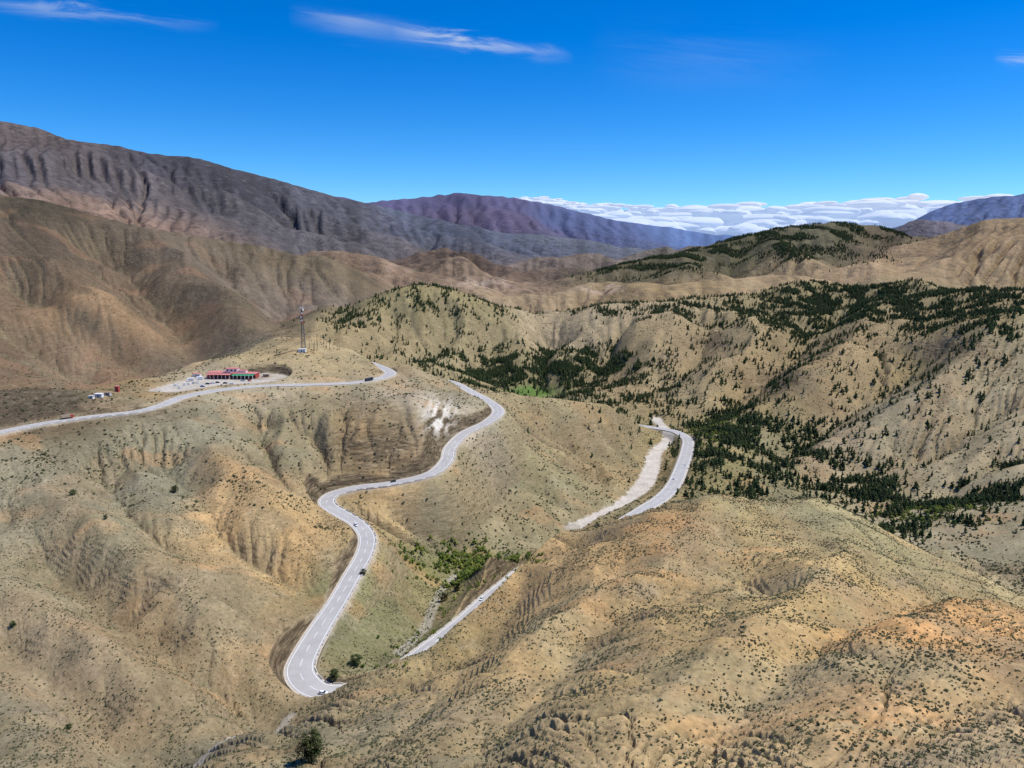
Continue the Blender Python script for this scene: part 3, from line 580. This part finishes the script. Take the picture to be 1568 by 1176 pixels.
oncar(ROAD_M,105,640,4,PR,0,truck)
# ---------- plants ----------
def blobs(n_,seed,flat=1.):
    r=random.Random(seed); V_=[];Fc=[]
    oc=[(1,0,0),(-1,0,0),(0,1,0),(0,-1,0),(0,0,1),(0,0,-1)]; of=[(0,2,4),(2,1,4),(1,3,4),(3,0,4),(2,0,5),(1,2,5),(3,1,5),(0,3,5)]
    for (cx,cy,cz,cr_) in n_:
        b=len(V_); 
        for o in oc: V_.append((cx+o[0]*cr_*r.uniform(.6,1.3)+r.uniform(-.2,.2)*cr_,cy+o[1]*cr_*r.uniform(.6,1.3)+r.uniform(-.2,.2)*cr_,cz+o[2]*cr_*r.uniform(.5,1.2)*flat))
        Fc+=[tuple(b+i for i in f) for f in of]
    return np.array(V_),np.array(Fc)
def scatter(name,pts,sz,temps,mat):
    k=len(pts); ch=rng.integers(0,len(temps),k); an=rng.uniform(0,6.28,k); CO=[];FA=[];TI=[];off=0
    tint_=rng.uniform(0,1,k)
    for ti_,(tv,tf) in enumerate(temps):
        q=np.where(ch==ti_)[0]
        if len(q)==0: continue
        c_,s_=np.cos(an[q])[:,None],np.sin(an[q])[:,None]; S_=sz[q][:,None]
        x=(tv[None,:,0]*c_-tv[None,:,1]*s_)*S_+pts[q,0][:,None]; y=(tv[None,:,0]*s_+tv[None,:,1]*c_)*S_+pts[q,1][:,None]; z=tv[None,:,2]*S_+pts[q,2][:,None]
        CO.append(np.stack([x,y,z],-1).reshape(-1,3)); FA.append((tf[None]+(np.arange(len(q))*len(tv))[:,None,None]).reshape(-1,3)+off); TI.append(np.repeat(tint_[q],len(tv))); off+=len(q)*len(tv)
    return mk(name,np.concatenate(CO),np.concatenate(FA),[mat],fattr={'tint':np.concatenate(TI)})
def foliage(name,c1,c2):
    m=N(name,.85,.1); t=m.attr('tint').outputs['Fac']; m.l(m.mix(t,c1,c2),m.b.inputs['Base Color']); return m.m
shr=[blobs([(random.uniform(-.3,.3),random.uniform(-.3,.3),.25,.42),(random.uniform(-.35,.35),random.uniform(-.35,.35),.2,.34)],i,.75) for i in range(5)]
def conif(seed,h=1.,w=.26):
    r=random.Random(seed); L=[]
    for i in range(8):
        z=.14+.8*i/7; rr=w*(1-.75*(z-.1)/.9)
        a=r.uniform(0,6.28); d=rr*r.uniform(.1,.6); L.append((math.cos(a)*d,math.sin(a)*d,z*h,rr*r.uniform(.65,1.)))
    return blobs(L,seed+9,1.1)
con=[conif(i,1.,random.uniform(.26,.38)) for i in range(6)]
def rnd(seed):
    r=random.Random(seed); L=[(r.gauss(0,.2),r.gauss(0,.2),r.uniform(.2,.75),r.uniform(.13,.25)) for _ in range(12)]
    return blobs(L,seed,.9)
rou=[rnd(i+40) for i in range(5)]
def pick(dens,k):
    w=(dens*np.where(vis,1.,.15)*Yg**2).ravel(); w[~np.isfinite(w)]=0; w/=w.sum(); cdf=np.cumsum(w); i=np.searchsorted(cdf,rng.uniform(0,1,k)); i=np.minimum(i,nr*nc-1)
    y=Yg.ravel()[i]*(1+rng.uniform(-.0018,.0018,k)); x=Xg.ravel()[i]+y*rng.uniform(-.0007,.0007,k)
    return np.c_[x,y,ground(x,y)]
cl=.25+.75*sm(-.1,.35,perlin(Xg/22,Yg/22,71)+.4*perlin(Xg/60,Yg/60,72))
MS=foliage('scrub_foliage',(.05,.054,.026),(.13,.125,.065)); 
d=free*cl*sm(90,130,Yg)*(Yg<560)*(1-.6*sm(.8,1.3,g))*sm(0,1.5,NT[0]); d=d*np.where((U>520)|(V>1060),1.,.6)*(U>-100)*(U<1670)
pt=pick(d,66000); scatter('hillside_scrub',pt,rng.uniform(.35,.95,len(pt))*rng.choice([.7,1,1.35],len(pt)),shr,MS)
MS2=foliage('slope_scrub_foliage',(.04,.047,.02),(.09,.09,.045))
d=free*cl*(Yg>=480)*(Yg<1900)*(U>-100)*(U<1670)*np.where(U>700,1.,.5)/Yg**.7
pt=pick(d,36000); scatter('slope_scrub',pt,rng.uniform(1.0,2.7,len(pt)),shr,MS2)
MC=foliage('pine_foliage',(.028,.046,.015),(.068,.088,.034))
pt=pick(dn,24000); scatter('pine_forest',pt,rng.uniform(4.,9.5,len(pt))*sm(200,1000,pt[:,1])**.3,con,MC)
dn2=np.zeros_like(Z)
for u,v,a,b_,y0,y1,k in [(960,412,60,12,2600,3700,1.),(1020,400,60,12,2600,3700,1.3),(1080,388,50,12,2600,3900,1.4),(1180,362,70,14,2600,4000,1.2),(1280,352,70,12,2600,4000,1.2),(1220,385,90,14,2500,3900,.9),(1340,360,50,10,2500,4000,.6)]: dn2+=k*blob(u,v,a,b_,y0,y1)
dn2*=sm(-.1,.3,perlin(Xg/110,Yg/110,95))
pt=pick(dn2,8000); scatter('distant_forest',pt,rng.uniform(7,12,len(pt)),con,MC)
VB=[(700,855,55,20,400,650,2.),(650,840,25,12,400,650,1.2),(720,885,40,16,400,650,1.6),(800,858,30,6,400,650,1.2),(640,985,20,18,330,460,.6),(590,1010,30,14,300,430,.7),(680,930,20,25,380,520,.6),(1425,785,60,14,560,850,1.),(1100,660,40,20,850,1200,.8)]
dv=np.zeros_like(Z)
for u,v,a,b_,y0,y1,k in VB: dv+=k*blob(u,v,a,b_,y0,y1)
dv*=free*sm(-.35,.1,perlin(Xg/18,Yg/18,99))
MV=foliage('riverside_foliage',(.05,.085,.02),(.20,.23,.04))
pt=pick(dv,1900); scatter('riverside_bushes',pt,rng.uniform(1.6,4.6,len(pt))*np.where(pt[:,1]<480,.6,1),rou,MV)
M_bark=simple('tree_bark',(.10,.075,.05),.95,.1)
def tree(u,v,h,wd,name,seed,mat):
    r=random.Random(seed); p0=hit(u,v); b=MB()
    b.beam((0,0,-.5),(r.uniform(-.2,.2),0,h*.38),h*.06,0,h*.04,7)
    for i in range(8):
        a=i*.8+r.uniform(-.3,.3); e_=(math.cos(a)*wd*r.uniform(.5,.8),math.sin(a)*wd*r.uniform(.5,.8),h*r.uniform(.45,.85)); b.beam((0,0,h*r.uniform(.2,.36)),e_,h*.03,0,h*.008,5)
    for c_ in range(70):
        a=r.uniform(0,6.28); zz=r.uniform(.18,1.); rr=wd*math.sqrt(max(0,1-((zz-.55)/.5)**2))*r.uniform(.2,1.); cx,cy,cz=math.cos(a)*rr,math.sin(a)*rr,zz*h; cs=h*r.uniform(.08,.13)
        mi=1 if r.random()<.6 else 2
        for l_ in range(56):
            dx,dy,dz=r.gauss(0,cs*.6),r.gauss(0,cs*.6),r.gauss(0,cs*.45); q=Vector((cx+dx,cy+dy,cz+dz)); sl=h*.03
            a_=Vector((r.gauss(0,1),r.gauss(0,1),r.gauss(0,1))).normalized()*sl; b_=a_.orthogonal().normalized()*sl*.8
            k=len(b.v); b.v+= [tuple(q-a_),tuple(q+b_),tuple(q+a_),tuple(q-b_)]; b.f.append((k,k+1,k+2,k+3)); b.m.append(mi)
    return b.obj(name,[M_bark,mat,ML2],p0,r.uniform(0,6))
ML1=simple('oak_leaves_dark',(.04,.06,.018),.8,.2,var=.4); ML2=simple('oak_leaves_light',(.10,.12,.04),.8,.2,var=.4)
tree(477,1166,8.6,4.1,'holm_oak_tree',1,ML1)
for i,(u,v,h,w) in enumerate([(545,1018,5,3.2),(512,1040,4.5,2.2),(268,754,4.5,2.4),(112,758,3.4,2.2),(105,1117,2.2,1.4),(556,880,3.5,2),(700,905,5,3),(162,795,2.4,1.4),(680,920,5,3),(20,960,2.4,1.5)]): tree(u,v,h,w,'juniper_bush',i+5,ML1)
# ---------- restaurant ----------
def root(name,loc,rot=0.):
    e_=bpy.data.objects.new(name,None); e_.location=loc; e_.rotation_euler=(0,0,rot); bpy.context.scene.collection.objects.link(e_); return e_
M_red=simple('red_painted_wall',(.42,.07,.05),.8,var=.15); M_wht=simple('white_plaster',(.75,.72,.68),.8,var=.1); M_dk=simple('dark_opening',(.03,.025,.02),.6); M_grn=simple('green_awning',(.05,.28,.12),.7); M_roof=simple('red_roof_sheet',(.60,.22,.18),.6,var=.1); M_och=simple('ochre_wall',(.42,.27,.17),.9); M_conc=simple('concrete_block',(.5,.47,.42),.9)
bl=Vector(Sz(354,579,-136.6)); R0=root('roadside_restaurant',bl,-.06)
def part(nm,fn,mats): 
    b=MB(); fn(b); return b.obj(nm,mats,parent=R0)
def walls(b):
    b.box((-12,6,2.6),(26,12,5.2),0); b.box((13,6,2.2),(24,11,4.4),0); b.box((-2,9,6.6),(12,6,4.0),1); b.box((-20,0.5,2.1),(7,6,4.2),0); b.box((9,8.5,5.6),(8,5,2.2),1)
    b.box((-12,-.05,5.0),(26.2,.4,.9),1); b.box((13,.35,4.2),(24.2,.4,.8),1)
part('walls',walls,[M_red,M_wht])
def roofp(b):
    b.box((-12,6,5.35),(27,13,.3),0); b.box((13,6,4.6),(25,12,.3),0); b.box((-2,9,8.75),(13,7,.3),0); b.box((9,8.5,6.85),(8.6,5.6,.3),0)
    b.loft([[(-24,-5,4.0),(-24,-.3,4.7),(-24,-.3,4.85),(-24,-5,4.15)],[(1,-5,4.0),(1,-.3,4.7),(1,-.3,4.85),(1,-5,4.15)]],0)
part('roof',roofp,[M_roof])
part('awning',lambda b:b.loft([[(x,-4.5,3.3),(x,.3,3.9),(x,.3,4.05),(x,-4.5,3.45)] for x in (2,24.5)],0),[M_grn])
def cols(b):
    for x in range(-24,25,4): b.box((x+.2,-4.6,1.75),(.45,.45,3.5),0)
part('columns',cols,[M_wht])
def wins(b):
    for x in range(-22,0,4): b.box((x+2,-.02 if x>-17 else -2.52,1.9),(2.6,.1,2.6),0)
    for x in range(3,24,4): b.box((x+1,.48,1.7),(2.4,.1,2.4),0)
    for x in (-6,-2,2): b.box((x,5.98,7.0),(1.8,.08,1.5),0)
part('windows',wins,[M_dk])
part('sign_board',lambda b:(b.box((-4,-.4,6.0),(9,.25,1.5),0),b.box((-4,-.54,6.0),(7,.05,.7),1)),[M_wht,M_red])
def hut(u,v,dims,wallm,roofm,name):
    p0=hit(u,v); r_=root(name,p0); b=MB(); w,d_,h=dims
    b.box((0,0,h/2-.3),(w,d_,h+.6),0); b.box((0,0,h+.12),(w+.6,d_+.6,.25),1); b.box((0,-d_/2-.02,1.),(1.,.08,2.),2); b.box((w*.3,-d_/2-.02,1.5),(.9,.08,.9),2)
    return b.obj('hut_body',[wallm,roofm,M_dk],parent=r_)
hut(180,600,(3,3,5),M_red,M_roof,'red_kiosk'); hut(152,608,(6,4,2.6),M_wht,M_wht,'roadside_stall'); hut(463,539,(8,5,3.2),M_wht,M_wht,'equipment_hut'); hut(408,577,(6,4,3),M_och,M_conc,'stone_shed'); hut(140,610,(4,3,2.),M_wht,M_conc,'stone_shed'); hut(302,577,(7,5,3),M_wht,M_roof,'snack_stand'); hut(165,605,(5,3,2.4),M_conc,M_och,'roadside_stall')
def parkc(u,v,pa,rot,fn=None):
    x,y,z=Sz(u,v,-136.9); z=float(ground(np.array([x]),np.array([y]))[0])+.02
    return fn((x,y,z),rot) if fn else car(pa,(x,y,z),rot,name='parked_car')
for u,v,pa,r_ in [(284,589,PW,1.3),(290,588,PW,1.3),(297,587,PS,1.35),(304,586,PW,1.3),(318,588,PD,.2),(326,587,PW,.2),(333,586,PD,.1),(276,594,PW,.9),(372,583,PS,.2),(382,583,PR,1.5),(310,592,PB,.2),(345,587,PD,.2),(270,590,PW,1.),(355,588,PW,.2)]: parkc(u,v,pa,r_)
parkc(292,583,PW,.5,lambda l,r:bus(l,r,PW,'minibus',6.5)); parkc(306,581,PW,.5,lambda l,r:bus(l,r,PW,'minibus',6.5))
# ---------- tower ----------
tp=hit(465,537); TW=root('telecom_mast',tp); b=MB(); Ht=50; nS=12
def corner(i,z): 
    w=2.3*(1-z/Ht)+.7; a=math.pi/4+i*math.pi/2; return (math.cos(a)*w,math.sin(a)*w,z)
for k in range(nS):
    z0,z1=k*Ht/nS,(k+1)*Ht/nS; mi=k%2 if k>5 else 0
    for i in range(4):
        b.beam(corner(i,z0),corner(i,z1),.5,mi); b.beam(corner(i,z0),corner((i+1)%4,z1),.25,mi); b.beam(corner(i,z1),corner((i+1)%4,z1),.25,mi)
b.beam((0,0,Ht),(0,0,Ht+6),.35,1)
for z,a in ((42,-1.2),(38,-2.2),(46,-.5),(34,-1.7),(48,-2.)):
    x,y=math.cos(a)*1.5,math.sin(a)*1.5; b.beam((x,y,z),(x*1.5,y*1.5,z),1.9,2,k=12)
for i in range(6): a=i*1.05; b.box((math.cos(a)*1.5,math.sin(a)*1.5,48),(.4,.3,2.6),2,a)
b.obj('lattice',[simple('grey_mast_paint',(.14,.13,.13),.6),simple('mast_red_paint',(.35,.07,.05),.6),M_wht],parent=TW)
M_wood=simple('pole_wood',(.09,.065,.045),.9)
def pole(u,v,h,dy=1):
    p0=hit(u,v); b=MB(); b.beam((0,0,-.5),(0,0,h),.5,0,.35,8); b.beam((-1.3,0,h-.8),(1.3,0,h-.8),.25,0); 
    for x in (-1.1,0,1.1): b.beam((x,0,h-.7),(x,0,h-.3),.14,1,k=6)
    b.obj('utility_pole',[M_wood,M_wht],p0,random.uniform(-.4,.4))
for u,v,h in [(474,534,11),(486,533,16),(496,532,13),(500,534,11),(505,536,12),(481,538,9),(640,566,12),(627,560,14),(704,607,11),(714,588,11),(424,545,10),(268,583,10)]: pole(u,v,h)
def parapet(R,i0,i1,side,name='roadside_parapet'):
    nrm=frames(R); b=MB()
    for i in range(i0,i1-1):
        if i%3==2: continue
        a=R[i,:2]+nrm[i]*side*(R[i,3]/2+.35); c_=R[i+1,:2]+nrm[i+1]*side*(R[i+1,3]/2+.35); mx=(a+c_)/2; L=np.linalg.norm(c_-a)
        b.box((mx[0],mx[1],(R[i,2]+R[i+1,2])/2+.3),(L*.96,.4,.7),0,math.atan2(c_[1]-a[1],c_[0]-a[0]))
    b.obj(name,[M_conc])
def ix(R,u,v): pu,pv=proj(R); return int(((pu-u)**2+(pv-v)**2).argmin())
parapet(ROAD_M,ix(ROAD_M,760,640),len(ROAD_M)-3,1); parapet(ROAD_M,2,ix(ROAD_M,250,620),-1); parapet(ROAD_L,1,ix(ROAD_L,802,872),1); parapet(ROAD_L,ix(ROAD_L,1000,770),ix(ROAD_L,1050,672),1)
# ---------- clouds ----------
tops=[(780,301),(840,300),(870,306),(900,311),(950,310),(1000,314),(1050,312),(1100,307),(1140,304),(1180,312),(1220,309),(1260,307),(1300,309),(1330,301),(1370,296),(1400,294),(1430,298),(1460,305),(1500,299),(1568,293),(1750,290)]
bots=[(780,305),(850,314),(900,326),(950,340),(1000,350),(1100,358),(1250,350),(1350,345),(1450,340),(1568,325),(1750,325)]
temps=[]
for i in range(6):
    bm=bmesh.new(); bmesh.ops.create_icosphere(bm,subdivisions=4,radius=1.)
    for v_ in bm.verts:
        q=v_.co*.8+Vector((i*7.7,0,0)); k=1+.17*mnoise.fractal(q,1.,2.1,5); v_.co*=k; v_.co.z*=.42; v_.co.x*=2.5
    temps.append((np.array([v_.co[:] for v_ in bm.verts]),np.array([[w.index for w in f_.verts] for f_ in bm.faces]))); bm.free()
pts=[];scl=[]
for k in range(620):
    u=rng.uniform(785,1750); vt=np.interp(u,*zip(*tops)); vb=np.interp(u,*zip(*bots)); e_=rng.uniform(0,1)**.8
    Yc_=18000+rng.uniform(-900,1500)+1500*(1-e_); hh_=(vb-vt)/F*Yc_
    r_=hh_*rng.uniform(.22,.50)*(.5+.85*e_)+25
    v=vt+r_*.42/Yc_*F+(vb-vt)*e_*.85
    pts.append(S(u,v,Yc_)); scl.append(r_)
mc=N('cloud_vapour',1.,0.); mc.b.inputs['Base Color'].default_value=(.34,.35,.38,1)
zz=mc.n('ShaderNodeSeparateXYZ'); mc.l(mc.pos(),zz.inputs[0]); mc.l(mc.mix(mc.ramp(zz.outputs[2],700,1150),(.50,.66,.95),(.82,.88,1.)),mc.b.inputs['Emission Color']); mc.b.inputs['Emission Strength'].default_value=.55  # added cloud glow softens shading, painted bluer at base and whiter on top
cb=scatter('cloud_bank',np.array(pts),np.array(scl),temps,mc.m); cb.data.polygons.foreach_set('use_smooth',np.ones(len(cb.data.polygons),bool))
# ---------- light, sky ----------
sd_=Vector((.62,.06,0)).normalized(); el=math.radians(60); sun_dir=Vector((sd_.x*math.cos(el),sd_.y*math.cos(el),math.sin(el)))
L=bpy.data.lights.new('sun','SUN'); L.energy=4.8; L.angle=math.radians(.5); L.color=(1,.97,.91); lo=bpy.data.objects.new('sun',L); lo.rotation_euler=(-sun_dir).to_track_quat('-Z','Y').to_euler(); bpy.context.scene.collection.objects.link(lo)
w=bpy.data.worlds.new('World'); bpy.context.scene.world=w; w.use_nodes=True; t=w.node_tree; bg=t.nodes['Background']; bg.inputs['Strength'].default_value=.12
sk=t.nodes.new('ShaderNodeTexSky'); sk.sky_type='NISHITA'; sk.sun_disc=False; sk.sun_elevation=el; sk.sun_rotation=math.atan2(sd_.x,sd_.y); sk.altitude=2000; sk.air_density=1.; sk.dust_density=.2; sk.ozone_density=3.
class WN(N):
    def __init__(s,t): s.t=t
W_=WN(t); hs=t.nodes.new('ShaderNodeHueSaturation'); hs.inputs['Saturation'].default_value=1.5; t.links.new(sk.outputs[0],hs.inputs['Color'])
skc=W_.mix(1.,hs.outputs[0],(.60,.97,1.28),'MULTIPLY')
tc=t.nodes.new('ShaderNodeTexCoord'); sx=t.nodes.new('ShaderNodeSeparateXYZ'); t.links.new(tc.outputs['Generated'],sx.inputs[0])
yy=W_.math('MAXIMUM',sx.outputs[1],.02); az=W_.math('DIVIDE',sx.outputs[0],yy); ev=W_.math('DIVIDE',sx.outputs[2],yy)
cx=t.nodes.new('ShaderNodeCombineXYZ'); t.links.new(W_.math('MULTIPLY',az,4.),cx.inputs[0]); t.links.new(W_.math('MULTIPLY',W_.math('ADD',ev,W_.math('MULTIPLY',az,.09)),34.),cx.inputs[1])
cn=W_.noise(1.6,6,.62,cx.outputs[0],.8)
tot=None
for (u0,v0,u1,v1,wd,st_) in ((-60,2,340,40,.006,.42),(440,24,700,66,.010,.28),(600,52,880,88,.006,.8),(1520,88,1640,100,.006,.5),(900,90,1300,110,.03,.08)):
    t0,e0,t1,e1=theta(u0,v0),slope(v0),theta(u1,v1),slope(v1); bb=(e1-e0)/(t1-t0)
    line_=W_.math('ADD',W_.math('MULTIPLY',az,bb),e0-bb*t0); wav=W_.math('MULTIPLY',W_.math('SUBTRACT',cn,.5),.045)
    dd=W_.math('DIVIDE',W_.math('SUBTRACT',W_.math('SUBTRACT',ev,line_),wav),wd); ga=W_.math('POWER',2.718,W_.math('MULTIPLY',W_.math('MULTIPLY',dd,dd),-1.))
    win=W_.math('MULTIPLY',W_.ramp(az,t0,t0+(t1-t0)*.35),W_.ramp(az,t1,t1-(t1-t0)*.6))
    k=W_.math('MULTIPLY',W_.math('MULTIPLY',ga,win),W_.math('MULTIPLY',W_.ramp(cn,.3,.65,.15,1.),st_))
    tot=k if tot is None else W_.math('ADD',tot,k)
tot=W_.math('MINIMUM',tot,1.)
mixo=W_.mix(tot,skc,(5.8,6.4,7.2)); t.links.new(mixo,bg.inputs['Color'])
# ---------- camera ----------
cd=bpy.data.cameras.new('camera'); cd.sensor_width=36; cd.lens=F/1568*36; cd.clip_start=1; cd.clip_end=120000
co=bpy.data.objects.new('camera',cd); co.rotation_euler=(math.pi/2-P,0,0); bpy.context.scene.collection.objects.link(co); bpy.context.scene.camera=co
vs_=bpy.context.scene.view_settings; vs_.view_transform='Standard'; vs_.look='None'; vs_.exposure=0
